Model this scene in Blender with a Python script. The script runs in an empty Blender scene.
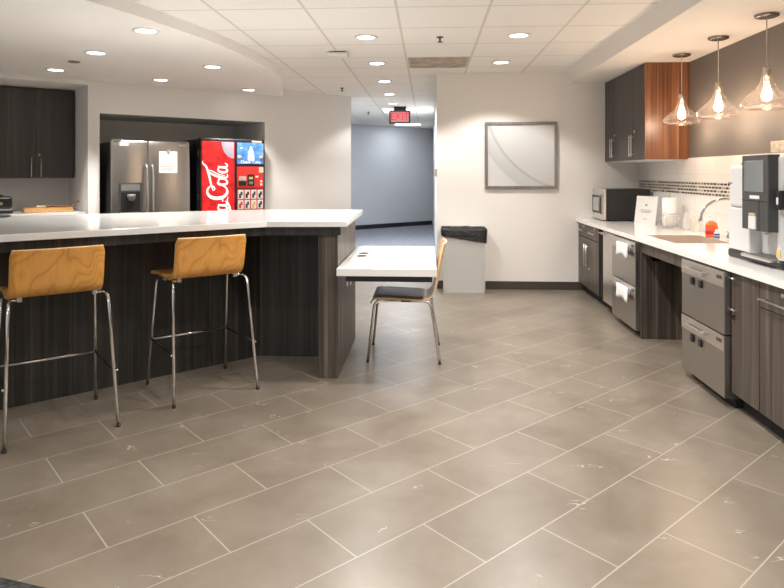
import bpy, bmesh, math, random
from mathutils import Vector, Matrix
random.seed(7)
R = math.radians
S = bpy.context.scene
COL = S.collection

# ------------------------------------------------------------------ camera, world, light, exposure
cam = bpy.data.objects.new('camera', bpy.data.cameras.new('camera'))
COL.objects.link(cam)
cam.data.sensor_width = 36.0
cam.data.lens = 630 * 36 / 784
cam.data.shift_y = -121 / 784
cam.data.clip_start = 0.05
cam.location = (0, 0, 1.45)
cam.rotation_euler = (R(90), 0, math.atan(36 / 630))
S.camera = cam

S.view_settings.view_transform = 'Standard'
S.view_settings.look = 'None'
S.view_settings.gamma = 1
S.view_settings.use_curve_mapping = False
S.view_settings.exposure = 0.88

world = bpy.data.worlds.new('world')
S.world = world
world.use_nodes = True
world.node_tree.nodes['Background'].inputs['Color'].default_value = (1.0, 0.98, 0.96, 1)
world.node_tree.nodes['Background'].inputs['Strength'].default_value = 0.28

def area(name, loc, size, power, color=(1, 0.95, 0.88), rot=(0, 0, 0)):
    l = bpy.data.lights.new(name, 'AREA')
    l.shape = 'RECTANGLE'; l.size, l.size_y = size; l.energy = power; l.color = color
    o = bpy.data.objects.new(name, l); COL.objects.link(o)
    o.location = loc; o.rotation_euler = rot
    return o
# the room carries on behind the camera: an added fill panel, then rows of ceiling lights
area('room_fill_light', (-0.6, -2.2, 2.66), (4.0, 2.0), 60)
def beam(x, y, power):
    l = bpy.data.lights.new('room_downlight', 'SPOT'); l.energy = power; l.color = (1, .965, .92)
    l.spot_size = R(122); l.spot_blend = .35; l.shadow_soft_size = .07
    o = bpy.data.objects.new('room_downlight', l); COL.objects.link(o); o.location = (x, y, 2.68)
for x, y in ((.82, 4.4), (.82, 3.0), (.82, 1.6), (-.53, 3.0), (-.53, 1.6), (-.53, .2), (.82, .2)): beam(x, y, 75 if x > 0 else 45)

# ------------------------------------------------------------------ materials
def mat(name, color=(.8, .8, .8), rough=.5, metal=0.0, spec=.5, coat=0.0, emit=None, strength=0.0, alpha=1.0, trans=0.0):
    m = bpy.data.materials.new(name); m.use_nodes = True
    b = m.node_tree.nodes['Principled BSDF']
    b.inputs['Base Color'].default_value = (*color, 1)
    b.inputs['Roughness'].default_value = rough
    b.inputs['Metallic'].default_value = metal
    b.inputs['Specular IOR Level'].default_value = spec
    b.inputs['Coat Weight'].default_value = coat
    b.inputs['Transmission Weight'].default_value = trans
    b.inputs['Alpha'].default_value = alpha
    if emit:
        b.inputs['Emission Color'].default_value = (*emit, 1)
        b.inputs['Emission Strength'].default_value = strength
    return m

class NT:
    """small helper around a node tree"""
    def __init__(s, m):
        s.t = m.node_tree; s.b = s.t.nodes['Principled BSDF']; s.l = s.t.links
    def n(s, typ, **kw):
        x = s.t.nodes.new('ShaderNode' + typ)
        for k, v in kw.items():
            if k in x.inputs.keys(): x.inputs[k].default_value = v
            else: setattr(x, k, v)
        return x
    def coord(s, scale=(1, 1, 1), loc=(0, 0, 0), rot=(0, 0, 0)):
        c = s.n('TexCoord'); mp = s.n('Mapping')
        mp.inputs['Scale'].default_value = scale; mp.inputs['Location'].default_value = loc; mp.inputs['Rotation'].default_value = rot
        s.l.new(c.outputs['Object'], mp.inputs['Vector'])
        return mp.outputs['Vector']
    def noise(s, vec, scale=5, detail=3, rough=.5, dist=0):
        x = s.n('TexNoise', Scale=scale, Detail=detail, Roughness=rough, Distortion=dist)
        s.l.new(vec, x.inputs['Vector']); return x.outputs['Fac']
    def ramp(s, fac, stops, interp='LINEAR'):
        r = s.n('ValToRGB'); r.color_ramp.interpolation = interp
        e = r.color_ramp.elements
        while len(e) < len(stops): e.new(0.5)
        for i, (p, c) in enumerate(stops):
            e[i].position = p; e[i].color = (*c, 1) if len(c) == 3 else c
        s.l.new(fac, r.inputs['Fac']); return r.outputs['Color']
    def mix(s, fac, a, b, blend='MIX'):
        x = s.n('Mix', data_type='RGBA', blend_type=blend)
        for i, v in ((0, fac), (6, a), (7, b)):
            if hasattr(v, 'links'): s.l.new(v, x.inputs[i])
            elif i == 0: x.inputs[i].default_value = v
            else: x.inputs[i].default_value = (*v, 1)
        return x.outputs[2]
    def col(s, c): s.l.new(c, s.b.inputs['Base Color'])
    def rough(s, c): s.l.new(c, s.b.inputs['Roughness'])
    def bump(s, h, strength=.2, dist=.01):
        x = s.n('Bump', Strength=strength, Distance=dist)
        s.l.new(h, x.inputs['Height']); s.l.new(x.outputs['Normal'], s.b.inputs['Normal'])

def laminate(name, stops, fx=70, rough=.42, seed=0):
    m = mat(name, rough=rough); t = NT(m)
    v = t.coord((fx, fx, .9), (seed, seed * 2, seed))
    a = t.noise(v, 1.0, 4, .6)
    v2 = t.coord((fx * .22, fx * .22, .35), (seed * 3, 1, 0))
    b = t.noise(v2, 1.0, 2, .5)
    t.col(t.ramp(t.mix(.45, a, b), stops)); return m

def wood(name, c1, c2, c3, rough=.3, scale=1.0, axes='XZ'):
    """plywood face with slow cathedral grain: contour lines of a stretched noise field"""
    m = mat(name, rough=rough, coat=.2); t = NT(m)
    t.b.inputs['Coat Roughness'].default_value = .25
    v = t.coord((5.5 * scale, 2.0 * scale, 2.2 * scale), (.35, .2, .1))
    n = t.noise(v, 1.0, 1.0, .4, .3)
    k = t.n('Math', operation='MULTIPLY'); k.inputs[1].default_value = 15; t.l.new(n, k.inputs[0])
    f = t.n('Math', operation='FRACT'); t.l.new(k.outputs[0], f.inputs[0])
    base = t.ramp(f.outputs[0], [(0, c2), (.5, c3), (.8, c2), (.9, c1), (1, c2)])
    v2 = t.coord((140, 20, 6))
    g = t.ramp(t.noise(v2, 1, 2), [(.3, (.93, .93, .93)), (.7, (1.04, 1.03, 1))])
    t.col(t.mix(1.0, base, g, 'MULTIPLY')); return m

M = {}
M['wall'] = mat('wall_paint', (.83, .80, .76), .75)
M['wall_grey'] = mat('taupe_paint', (.15, .135, .126), .6)
M['wall_blue'] = mat('cool_grey_paint', (.52, .535, .57), .75)
M['wing_wall'] = mat('soft_white_paint', (.82, .80, .77), .75)
M['soffit'] = mat('soffit_paint', (.90, .885, .86), .8)
M['soffit_warm'] = mat('soffit_white_paint', (.82, .78, .73), .8)
M['baseboard'] = mat('dark_brown_vinyl', (.06, .045, .038), .5)
M['black_base'] = mat('black_vinyl', (.012, .014, .018), .5)
M['white_plastic'] = mat('white_plastic', (.8, .79, .77), .4)
M['quartz'] = mat('white_quartz', (.86, .84, .80), .12, coat=.2)
t = NT(M['quartz']); v = t.coord((1, 1, 1))
t.col(t.ramp(t.noise(v, 220, 2), [(.3, (.86, .845, .81)), (.6, (.92, .91, .885))]))
M['laminate'] = laminate('charcoal_brown_laminate', [(.34, (.022, .017, .014)), (.47, (.058, .045, .036)), (.57, (.100, .079, .063)), (.70, (.20, .165, .135))])
M['bar_laminate'] = laminate('dark_striped_laminate', [(.32, (.020, .017, .015)), (.48, (.060, .050, .042)), (.60, (.115, .098, .083)), (.74, (.23, .20, .17))], fx=80, seed=3)
M['bar_shaded'] = laminate('shaded_striped_laminate', [(.34, (.007, .007, .007)), (.50, (.022, .020, .018)), (.62, (.055, .046, .037)), (.74, (.16, .135, .108))], fx=90, seed=4)  # bar laminate darkened to stand in for shade under the overhang
M['upper_laminate'] = laminate('upper_charcoal_laminate', [(.32, (.035, .030, .028)), (.52, (.062, .053, .049)), (.72, (.10, .086, .078))], fx=55, seed=5)
M['walnut'] = laminate('walnut_veneer', [(.32, (.055, .020, .009)), (.46, (.15, .058, .025)), (.57, (.25, .105, .048)), (.70, (.40, .20, .10))], fx=70, rough=.35, seed=9)
M['black'] = mat('black_plastic', (.012, .012, .013), .38)
M['matte_black'] = mat('matte_black', (.006, .006, .007), .7)
M['dark_grey'] = mat('dark_grey_plastic', (.055, .056, .056), .38)
M['mid_grey'] = mat('grey_plastic', (.20, .20, .20), .4)
M['chrome'] = mat('polished_chrome', (.78, .77, .75), .14, 1.0)
M['faucet_chrome'] = mat('faucet_chrome', (.50, .49, .48), .12, 1.0)
M['dark_chrome'] = mat('dark_chrome', (.30, .28, .27), .2, 1.0)
M['nickel'] = mat('brushed_nickel', (.72, .70, .67), .28, 1.0)
def steel(name, c, horiz=False, rough=.3):
    m = mat(name, c, rough, 1.0); t = NT(m)
    v = t.coord((3, 3, 260) if horiz else (220, 220, 2))
    n = t.noise(v, 1, 3)
    t.col(t.ramp(n, [(.3, tuple(x * .95 for x in c)), (.7, tuple(min(1, x * 1.04) for x in c))]))
    return m
M['steel'] = steel('brushed_stainless', (.40, .385, .37))
M['steel_fridge'] = mat('fridge_stainless', (.50, .475, .45), .28, 1.0)
M['steel_light'] = steel('light_stainless', (.70, .67, .64), True, .32)
M['sink_steel'] = mat('sink_stainless', (.62, .54, .47), .4, .55)
M['stool_wood'] = wood('honey_plywood', (.64, .27, .052), (.79, .365, .078), (.85, .41, .098))
M['ply_edge'] = mat('pale_ply_edge', (.80, .60, .36), .45)
M['chair_wood'] = wood('warm_plywood', (.60, .33, .12), (.68, .40, .16), (.74, .45, .2), scale=1.4)
M['seat_pad'] = mat('greybrown_seat_laminate', (.27, .23, .205), .42)
M['board_wood'] = wood('cutting_board_wood', (.52, .27, .09), (.62, .35, .13), (.68, .4, .16), scale=2)
M['leather'] = mat('brown_leather', (.22, .09, .035), .55)
M['paper'] = mat('white_paper', (.82, .81, .80), .7)
M['towel'] = mat('white_towelling', (.82, .81, .79), .95)
M['ink'] = mat('grey_ink', (.30, .30, .30), .7)
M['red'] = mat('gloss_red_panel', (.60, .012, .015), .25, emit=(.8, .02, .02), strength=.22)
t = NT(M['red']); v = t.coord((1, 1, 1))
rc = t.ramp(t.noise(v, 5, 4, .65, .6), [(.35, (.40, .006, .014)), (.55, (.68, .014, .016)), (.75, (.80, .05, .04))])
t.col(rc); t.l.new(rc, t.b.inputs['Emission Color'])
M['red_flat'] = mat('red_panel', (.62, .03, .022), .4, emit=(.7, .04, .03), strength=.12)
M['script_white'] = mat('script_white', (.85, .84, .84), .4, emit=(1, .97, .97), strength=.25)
M['ice'] = mat('frosted_grey_cap', (.38, .33, .40), .4)
M['blue'] = mat('blue_screen', (.05, .16, .42), .3, emit=(.07, .2, .5), strength=.4)
t = NT(M['blue']); v = t.coord((1, 1, 1))
bc = t.ramp(t.noise(v, 6, 3, .6), [(.35, (.03, .10, .30)), (.55, (.07, .20, .48)), (.75, (.28, .46, .74))])
t.col(bc); t.l.new(bc, t.b.inputs['Emission Color'])
M['exit_red'] = mat('exit_letters_red', (.6, .01, .02), .4, emit=(1, .01, .04), strength=.65)
M['exit_face'] = mat('exit_face_pink', (.42, .22, .22), .4, emit=(1, .32, .34), strength=.16)
M['lamp_lens'] = mat('lit_lens', (1, 1, 1), .5, emit=(1, .97, .92), strength=6.0)
M['troffer_lens'] = mat('lit_troffer_lens', (1, 1, 1), .5, emit=(.93, .97, 1), strength=3.5)
M['bulb'] = mat('lit_bulb', (1, .9, .7), .4, emit=(1, .72, .42), strength=14)
M['bag'] = mat('black_bin_liner', (.012, .012, .013), .28)
t = NT(M['bag']); v = t.coord((1, 1, 2.5)); t.bump(t.noise(v, 14, 4, .6, .8), .8, .03)
M['bin'] = mat('light_grey_bin', (.50, .49, .475), .45)
M['screen'] = mat('grey_screen', (.17, .185, .185), .12, coat=.3)
M['coffee_white'] = mat('silver_white_plastic', (.68, .68, .68), .35)
M['soap_orange'] = mat('orange_soap', (.85, .13, .02), .2, coat=.4)
M['soap_label'] = mat('red_label', (.65, .03, .05), .4)
M['clear'] = mat('clear_plastic', (.75, .74, .78), .1, alpha=.45)
M['cream'] = mat('cream_plastic', (.80, .74, .64), .35, alpha=.4)
M['beige_plate'] = mat('beige_plate', (.55, .48, .40), .5)
t = NT(M['beige_plate']); v = t.coord((1, 1, 1))
t.col(t.ramp(t.noise(v, 28, 4, .7), [(.35, (.34, .28, .22)), (.6, (.62, .55, .47))]))
M['cream_solid'] = mat('cream_label', (.78, .70, .56), .5)
M['tan_plastic'] = mat('tan_plastic', (.55, .45, .27), .5)
M['yellow'] = mat('yellow_sticker', (.75, .52, .15), .5)
M['blue_ink'] = mat('blue_label', (.04, .08, .3), .4)
M['microwave_glass'] = mat('mirror_window', (.50, .49, .48), .3, .4)
M['art'] = mat('pale_print', (.66, .66, .66), .35)
t = NT(M['art']); v = t.coord((1, 0, 1), (-.75, 0, -.75))
ln = t.n('VectorMath', operation='LENGTH'); t.l.new(v, ln.inputs[0])
hl = t.n('Math', operation='MULTIPLY'); hl.inputs[1].default_value = .5; t.l.new(ln.outputs['Value'], hl.inputs[0])
t.col(t.ramp(hl.outputs[0], [(.25, (.70, .70, .695)), (.40, (.60, .605, .605)), (.59, (.60, .605, .61)), (.60, (.42, .43, .435)), (.615, (.58, .585, .585)), (.68, (.54, .545, .55)), (.685, (.64, .645, .645)), (.85, (.69, .69, .69))]))
M['frame'] = laminate('pewter_frame', [(.3, (.13, .12, .115)), (.6, (.24, .22, .21))], fx=30, rough=.35)
M['carpet_grey'] = mat('grey_blue_carpet', (.19, .20, .235), .9)
t = NT(M['carpet_grey']); v = t.coord((1, 1, 1))
t.col(t.ramp(t.noise(v, 9, 4), [(.3, (.16, .17, .20)), (.7, (.23, .24, .275))]))
M['carpet_dark'] = mat('charcoal_carpet', (.05, .05, .055), .95)
t = NT(M['carpet_dark']); v = t.coord((30, 90, 1), rot=(0, 0, R(-40)))
t.col(t.ramp(t.noise(v, 1, 3), [(.35, (.008, .008, .01)), (.65, (.06, .06, .062))]))

# glass for pendant shades: thin clear shell
def thin_glass(name, tint, rim):
    m = bpy.data.materials.new(name); m.use_nodes = True
    nt = m.node_tree; nt.nodes.clear()
    o = nt.nodes.new('ShaderNodeOutputMaterial'); mx = nt.nodes.new('ShaderNodeMixShader')
    tr = nt.nodes.new('ShaderNodeBsdfTransparent'); gl = nt.nodes.new('ShaderNodeBsdfGlossy')
    lw = nt.nodes.new('ShaderNodeLayerWeight'); lw.inputs['Blend'].default_value = rim
    tr.inputs['Color'].default_value = (*tint, 1); gl.inputs['Roughness'].default_value = .08
    gl.inputs['Color'].default_value = (1, .93, .88, 1)
    nt.links.new(lw.outputs['Facing'], mx.inputs['Fac']); nt.links.new(tr.outputs[0], mx.inputs[1])
    nt.links.new(gl.outputs[0], mx.inputs[2])
    df = nt.nodes.new('ShaderNodeBsdfTranslucent'); df.inputs['Color'].default_value = (.95, .9, .86, 1)
    m2 = nt.nodes.new('ShaderNodeMixShader'); m2.inputs['Fac'].default_value = .012      # translucent share put in for a whiter glow
    nt.links.new(mx.outputs[0], m2.inputs[1]); nt.links.new(df.outputs[0], m2.inputs[2]); nt.links.new(m2.outputs[0], o.inputs['Surface'])
    return m
M['glass'] = thin_glass('clear_pendant_glass', (.96, .92, .89), .38)

# floor tiles laid at 44 degrees
def floor_tiles():
    m = mat('taupe_stone_tile', rough=.3, spec=.75); t = NT(m)
    v = t.coord((1, 1, 1), (-1.1035, -3.24, 0), (0, 0, R(-44)))
    b = t.n('TexBrick', offset=.5, offset_frequency=2, squash=1.0)
    for k, x in (('Scale', 1), ('Mortar Size', .003), ('Mortar Smooth', .1), ('Bias', 0), ('Brick Width', .693), ('Row Height', .338)):
        b.inputs[k].default_value = x
    b.inputs['Color1'].default_value = (.92, .92, .92, 1); b.inputs['Color2'].default_value = (1.06, 1.06, 1.06, 1)
    b.inputs['Mortar'].default_value = (1, 1, 1, 1)
    t.l.new(v, b.inputs['Vector'])
    cloud = t.ramp(t.noise(v, 2.6, 5, .6, .4), [(.3, (.150, .121, .091)), (.5, (.186, .154, .119)), (.72, (.220, .187, .150))])
    c = t.mix(1.0, cloud, b.outputs['Color'], 'MULTIPLY')
    # pale curled flecks: short bits of contour line
    v3 = t.coord((1, 1.9, 1), rot=(0, 0, R(-30)))
    a = t.ramp(t.noise(v3, 8, 2, .5, .8), [(.488, (0, 0, 0)), (.494, (1, 1, 1)), (.506, (1, 1, 1)), (.512, (0, 0, 0))])
    k = t.ramp(t.noise(v3, 4.5, 1, .5), [(.675, (0, 0, 0)), (.70, (1, 1, 1))])
    c = t.mix(t.mix(1.0, a, k, 'MULTIPLY'), c, (.47, .43, .38))
    c = t.mix(b.outputs['Fac'], c, (.35, .315, .265))
    t.col(c)
    inv = t.n('Math', operation='SUBTRACT'); inv.inputs[0].default_value = 1
    t.l.new(b.outputs['Fac'], inv.inputs[1]); t.bump(inv.outputs[0], .15, .004)
    return m
M['tile'] = floor_tiles()

def grid_ceiling():
    m = mat('ceiling_tile', rough=.85); t = NT(m)
    v = t.coord((1, 1, 1), (.237 + 14.0, -4.743 + 13.72, 0))
    b = t.n('TexBrick', offset=0.0, offset_frequency=2, squash=1.0)
    for k, x in (('Scale', 1), ('Mortar Size', .011), ('Mortar Smooth', 0), ('Bias', 0), ('Brick Width', .70), ('Row Height', .686)):
        b.inputs[k].default_value = x
    t.l.new(v, b.inputs['Vector'])
    n = t.ramp(t.noise(v, 90, 3), [(.35, (.82, .80, .765)), (.65, (.88, .86, .825))])
    t.col(t.mix(b.outputs['Fac'], n, (.66, .62, .57)))
    inv = t.n('Math', operation='SUBTRACT'); inv.inputs[0].default_value = 1
    t.l.new(b.outputs['Fac'], inv.inputs[1]); t.bump(inv.outputs[0], .3, .01)
    return m
M['ceiling'] = grid_ceiling()

def wall_tile(name, w, h, cols, mortar, ms, rough=.2, cellrandom=False):
    """tiles on a plane facing -X: texture x = world y, texture y = world z"""
    m = mat(name, rough=rough); t = NT(m)
    c = t.n('TexCoord'); sp = t.n('SeparateXYZ'); cb = t.n('CombineXYZ')
    t.l.new(c.outputs['Object'], sp.inputs[0]); t.l.new(sp.outputs['Y'], cb.inputs['X']); t.l.new(sp.outputs['Z'], cb.inputs['Y'])
    b = t.n('TexBrick', offset=.5 if cellrandom else 0.0, offset_frequency=2, squash=1.0)
    for k, x in (('Scale', 1), ('Mortar Size', ms), ('Mortar Smooth', 0), ('Bias', 0.0), ('Brick Width', w), ('Row Height', h)):
        b.inputs[k].default_value = x
    b.inputs['Color1'].default_value = (0, 0, 0, 1); b.inputs['Color2'].default_value = (1, 1, 1, 1)
    b.inputs['Mortar'].default_value = (0, 0, 0, 1)
    t.l.new(cb.outputs[0], b.inputs['Vector'])
    col = t.ramp(b.outputs['Color'], cols, 'CONSTANT' if cellrandom else 'LINEAR')
    t.col(t.mix(b.outputs['Fac'], col, mortar)); return m
M['white_tile'] = wall_tile('white_wall_tile', .45, .18, [(0, (.80, .77, .73)), (1, (.84, .81, .77))], (.73, .69, .65), .003)
M['mosaic'] = wall_tile('mosaic_tile', .068, .0325, [(0, (.012, .010, .009)), (.30, (.06, .042, .03)), (.46, (.25, .20, .15)), (.58, (.02, .017, .015)), (.82, (.36, .32, .27))], (.70, .66, .60), .0075, .15, True)

# ------------------------------------------------------------------ mesh helpers
class MB:
    def __init__(s): s.bm = bmesh.new()
    def box(s, x0, x1, y0, y1, z0, z1, bev=0.0, seg=2):
        g = bmesh.ops.create_cube(s.bm, size=1)
        vs = g['verts']
        for v in vs:
            v.co = Vector(((x0 + x1) / 2 + v.co.x * (x1 - x0), (y0 + y1) / 2 + v.co.y * (y1 - y0), (z0 + z1) / 2 + v.co.z * (z1 - z0)))
        if bev > 0:
            es = list({e for v in vs for e in v.link_edges})
            bmesh.ops.bevel(s.bm, geom=es, offset=bev, segments=seg, affect='EDGES', profile=.5)
        return s
    def prism(s, pts, z0, z1, bev=0.0):
        lo = [s.bm.verts.new((x, y, z0)) for x, y in pts]; hi = [s.bm.verts.new((x, y, z1)) for x, y in pts]
        n = len(pts)
        f = [s.bm.faces.new(hi), s.bm.faces.new(lo[::-1])]
        for i in range(n): f.append(s.bm.faces.new((lo[i], lo[(i + 1) % n], hi[(i + 1) % n], hi[i])))
        bmesh.ops.recalc_face_normals(s.bm, faces=f)
        if bev > 0:
            es = list({e for x in f[:2] for e in x.edges} )
            bmesh.ops.bevel(s.bm, geom=es, offset=bev, segments=2, affect='EDGES', profile=.5)
        return s
    def tube(s, pts, r, seg=10, closed=False, caps=True):
        pts = [Vector(p) for p in pts]; n = len(pts); rings = []
        rr = r if isinstance(r, (list, tuple)) else [r] * n
        prev = None
        for i, p in enumerate(pts):
            if closed: d = (pts[(i + 1) % n] - pts[i - 1])
            else: d = (pts[min(i + 1, n - 1)] - pts[max(i - 1, 0)])
            d.normalize()
            if prev is None:
                a = Vector((0, 0, 1)) if abs(d.z) < .9 else Vector((1, 0, 0))
                u = d.cross(a).normalized()
            else:
                u = (prev - d * prev.dot(d)).normalized()
            prev = u; w = d.cross(u)
            rings.append([s.bm.verts.new(p + (u * math.cos(k * 2 * math.pi / seg) + w * math.sin(k * 2 * math.pi / seg)) * rr[i]) for k in range(seg)])
        m = n if closed else n - 1
        for i in range(m):
            A, B = rings[i], rings[(i + 1) % n]
            for k in range(seg):
                f = s.bm.faces.new((A[k], A[(k + 1) % seg], B[(k + 1) % seg], B[k])); f.smooth = True
        if caps and not closed:
            s.bm.faces.new(rings[0][::-1]); s.bm.faces.new(rings[-1])
        return s
    def lathe(s, prof, c=(0, 0, 0), seg=28, smooth=True):
        rings = []
        for r, z in prof:
            if r < 1e-6: rings.append([s.bm.verts.new((c[0], c[1], c[2] + z))])
            else: rings.append([s.bm.verts.new((c[0] + r * math.cos(k * 2 * math.pi / seg), c[1] + r * math.sin(k * 2 * math.pi / seg), c[2] + z)) for k in range(seg)])
        for A, B in zip(rings, rings[1:]):
            for k in range(seg):
                k2 = (k + 1) % seg
                if len(A) == 1 and len(B) == 1: continue
                if len(A) == 1: f = s.bm.faces.new((A[0], B[k2], B[k]))
                elif len(B) == 1: f = s.bm.faces.new((A[k], A[k2], B[0]))
                else: f = s.bm.faces.new((A[k], A[k2], B[k2], B[k]))
                f.smooth = smooth
        return s
    def cyl(s, p0, p1, r, seg=14): return s.tube([p0, p1], r, seg)
    def ribbon(s, pts, widths, y=0.0, th=.003):
        """flat brush stroke in the xz plane with a little thickness towards -y"""
        P = spline(pts, 6); W = []
        n = len(pts)
        for i in range(len(P)):
            f = i * (n - 1) / (len(P) - 1); k = min(int(f), n - 2)
            ws = widths if isinstance(widths, (list, tuple)) else [widths] * n
            W.append(ws[k] + (ws[k + 1] - ws[k]) * (f - k))
        fr, bk = [], []
        for i, p in enumerate(P):
            a = Vector(P[min(i + 1, len(P) - 1)]) - Vector(P[max(i - 1, 0)])
            nrm = Vector((-a.y, a.x)); 
            if nrm.length < 1e-9: nrm = Vector((0, 1))
            nrm.normalize(); w = W[i] / 2
            fr.append([s.bm.verts.new((p[0] + nrm.x * q * w, y - th, p[1] + nrm.y * q * w)) for q in (-1, 1)])
            bk.append([s.bm.verts.new((p[0] + nrm.x * q * w, y, p[1] + nrm.y * q * w)) for q in (-1, 1)])
        for i in range(len(P) - 1):
            s.bm.faces.new((fr[i][0], fr[i + 1][0], fr[i + 1][1], fr[i][1]))
            for q in (0, 1):
                s.bm.faces.new((fr[i][q], fr[i + 1][q], bk[i + 1][q], bk[i][q]))
        return s
    def stand(s):
        for v in s.bm.verts: v.co = Vector((v.co.x, v.co.z, v.co.y))
        return s
    def build(s, name, m, parent=None, loc=None, rotz=0, **tags):
        me = bpy.data.meshes.new(name)
        bmesh.ops.recalc_face_normals(s.bm, faces=s.bm.faces[:])
        s.bm.to_mesh(me); s.bm.free()
        me.materials.append(M[m] if isinstance(m, str) else m)
        o = bpy.data.objects.new(name, me); COL.objects.link(o)
        if parent: o.parent = parent
        if loc: o.location = loc
        o.rotation_euler = (0, 0, rotz)
        for k, v in tags.items(): o[k] = v
        return o

def spline(pts, sub=6):
    out = []; n = len(pts)
    for i in range(n - 1):
        p0, p1, p2, p3 = pts[max(i - 1, 0)], pts[i], pts[i + 1], pts[min(i + 2, n - 1)]
        for k in range(sub):
            t = k / sub
            out.append(tuple(.5 * ((2 * b) + (c - a) * t + (2 * a - 5 * b + 4 * c - d) * t * t + (-a + 3 * b - 3 * c + d) * t ** 3) for a, b, c, d in zip(p0, p1, p2, p3)))
    out.append(tuple(pts[-1])); return out

def thing(name, label, cat, loc=(0, 0, 0), rotz=0, group=None):
    o = bpy.data.objects.new(name, None); COL.objects.link(o)
    o.empty_display_size = .1
    o.location = loc; o.rotation_euler = (0, 0, rotz); o['label'] = label; o['category'] = cat
    if group: o['group'] = group
    return o
def tag(o, label, cat, group=None):
    o['label'] = label; o['category'] = cat
    if group: o['group'] = group
    return o
def struct(o): o['kind'] = 'structure'; return o
def dup(root, loc, rotz, label, group=None):
    r = root.copy(); COL.objects.link(r); r.location = loc; r.rotation_euler = (0, 0, rotz); r['label'] = label
    if group: r['group'] = group
    for ch in list(root.children):
        c = ch.copy(); COL.objects.link(c); c.parent = r
        for g in ch.children:
            d = g.copy(); COL.objects.link(d); d.parent = c
    return r
def text(name, body, size, m, parent, loc, rot=(R(90), 0, 0), th=.0015, scale=(1, 1, 1)):
    cu = bpy.data.curves.new(name, 'FONT'); cu.body = body; cu.size = size; cu.extrude = th
    cu.align_x = 'CENTER'; cu.align_y = 'CENTER'
    tmp = bpy.data.objects.new('tmp', cu); COL.objects.link(tmp)
    dg = bpy.context.evaluated_depsgraph_get()
    me = bpy.data.meshes.new_from_object(tmp.evaluated_get(dg))
    bpy.data.objects.remove(tmp); bpy.data.curves.remove(cu)
    me.materials.clear(); me.materials.append(M[m]); me.name = name
    o = bpy.data.objects.new(name, me); COL.objects.link(o); o.parent = parent
    o.location = loc; o.rotation_euler = rot; o.scale = scale
    return o

# ------------------------------------------------------------------ the setting
WA = R(41.5); W0 = Vector((-2.191, 9.42, 0))
WU = Vector((math.cos(WA), math.sin(WA), 0)); WN = Vector((-math.sin(WA), math.cos(WA), 0))
def wing(u, v, z=0): p = W0 + WU * u + WN * v; return (p.x, p.y, z)

struct(MB().prism([(-9.5, -3.5), (3.2, -3.5), (3.2, 9.6), (.6, 9.6), (-1.3, 11.6), (-9.5, 11.6)], -.06, 0).build('floor', 'tile'))
struct(MB().prism([(.6, 9.6), (3.2, 9.6), (3.2, 21), (-6, 21), (-6, 11.6), (-1.3, 11.6)], -.06, 0).build('floor_corridor', 'carpet_grey'))
struct(MB().prism([(-1.525, 2.164), (-.9, 2.02), (-1.2, .3), (-5.5, -1.5), (-6.5, 2.2)][::1], 0, .008).build('floor_carpet', 'carpet_dark'))
struct(MB().box(-9.5, 3.2, -3.5, 21, 2.70, 2.78).build('ceiling', 'ceiling'))
struct(MB().box(.113, 2.62, 7.93, 8.05, 0, 2.70).build('wall_back', 'wall'))
struct(MB().box(2.62, 2.74, -3.5, 8.05, 0, 2.70).build('wall_right', 'wall_grey'))
struct(MB().box(.15, .30, 8.05, 20, 0, 2.70).build('wall_corridor', 'wall'))
BA = R(42.1)
struct(MB().box(-4, 4, 0, .12, 0, 2.70).build('wall_far', 'wall_blue', loc=(-1.867, 16.02, 0), rotz=BA))
struct(MB().box(-4, 2.66, -.015, 0, 0, .11).build('baseboard_far', 'black_base', loc=(-1.867, 16.02, 0), rotz=BA))
struct(MB().box(.113, 1.93, 7.916, 7.93, 0, .10).build('baseboard_back', 'baseboard'))
# the angled kitchen wall: column, alcove for the machines, niche for the wall cupboards
wl = MB()
wl.box(-.30, 1.247, 0, 1.3, 0, 2.70)            # column right of the alcove
wl.box(-2.585, -.30, 0, 1.3, 2.205, 2.70)       # bulkhead above the alcove
wl.box(-2.72, -2.585, 0, 1.3, 0, 2.70)          # pier between niche and alcove
wl.box(-7.5, -2.72, 0, 1.3, 2.55, 2.70)         # bulkhead above the niche
wl.box(-2.585, -.30, 1.1, 1.3, 0, 2.205)        # back of the alcove
wl.box(-7.5, -2.72, 1.1, 1.3, 0, 2.55)          # back of the niche
struct(wl.build('wall_left', 'wing_wall', loc=W0, rotz=WA))
# dropped soffit with the curved edge
arc = spline([(-4.9, .9), (-3.75, 1.75), (-3.05, 2.65), (-2.6, 3.4), (-2.296, 4.066), (-2.149, 4.475), (-1.992, 5.055), (-1.844, 5.794), (-1.765, 6.88), (-1.852, 7.867), (-2.05, 8.75), (-2.192, 9.415)], 5)
lf = wing(-7.5, -.004)
struct(MB().prism(arc + [wing(0, -.004)[:2], lf[:2], (-9.4, 4.2), (-9.4, .9)], 2.605, 2.70).build('ceiling_soffit_left', 'soffit'))
# soffit along the right wall: slanted fascia
sr = MB()
a = [(1.77, 2.565), (1.70, 2.699), (2.62, 2.699), (2.62, 2.565)]
v0 = [sr.bm.verts.new((x, -3.5, z)) for x, z in a]; v1 = [sr.bm.verts.new((x, 7.93, z)) for x, z in a]
sr.bm.faces.new(v0); sr.bm.faces.new(v1[::-1])
for i in range(4): sr.bm.faces.new((v0[i], v0[(i + 1) % 4], v1[(i + 1) % 4], v1[i]))
struct(sr.build('ceiling_soffit_right', 'soffit_warm'))
# splashback: tile, mosaic band, tile
struct(MB().box(2.604, 2.62, 2.4, 7.93, .89, 1.235).build('trim_1', 'white_tile'))
struct(MB().box(2.602, 2.62, 2.4, 7.93, 1.235, 1.365).build('trim_2', 'mosaic'))
struct(MB().box(2.604, 2.62, 2.4, 7.93, 1.365, 1.60).build('trim_3', 'white_tile'))

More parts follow.
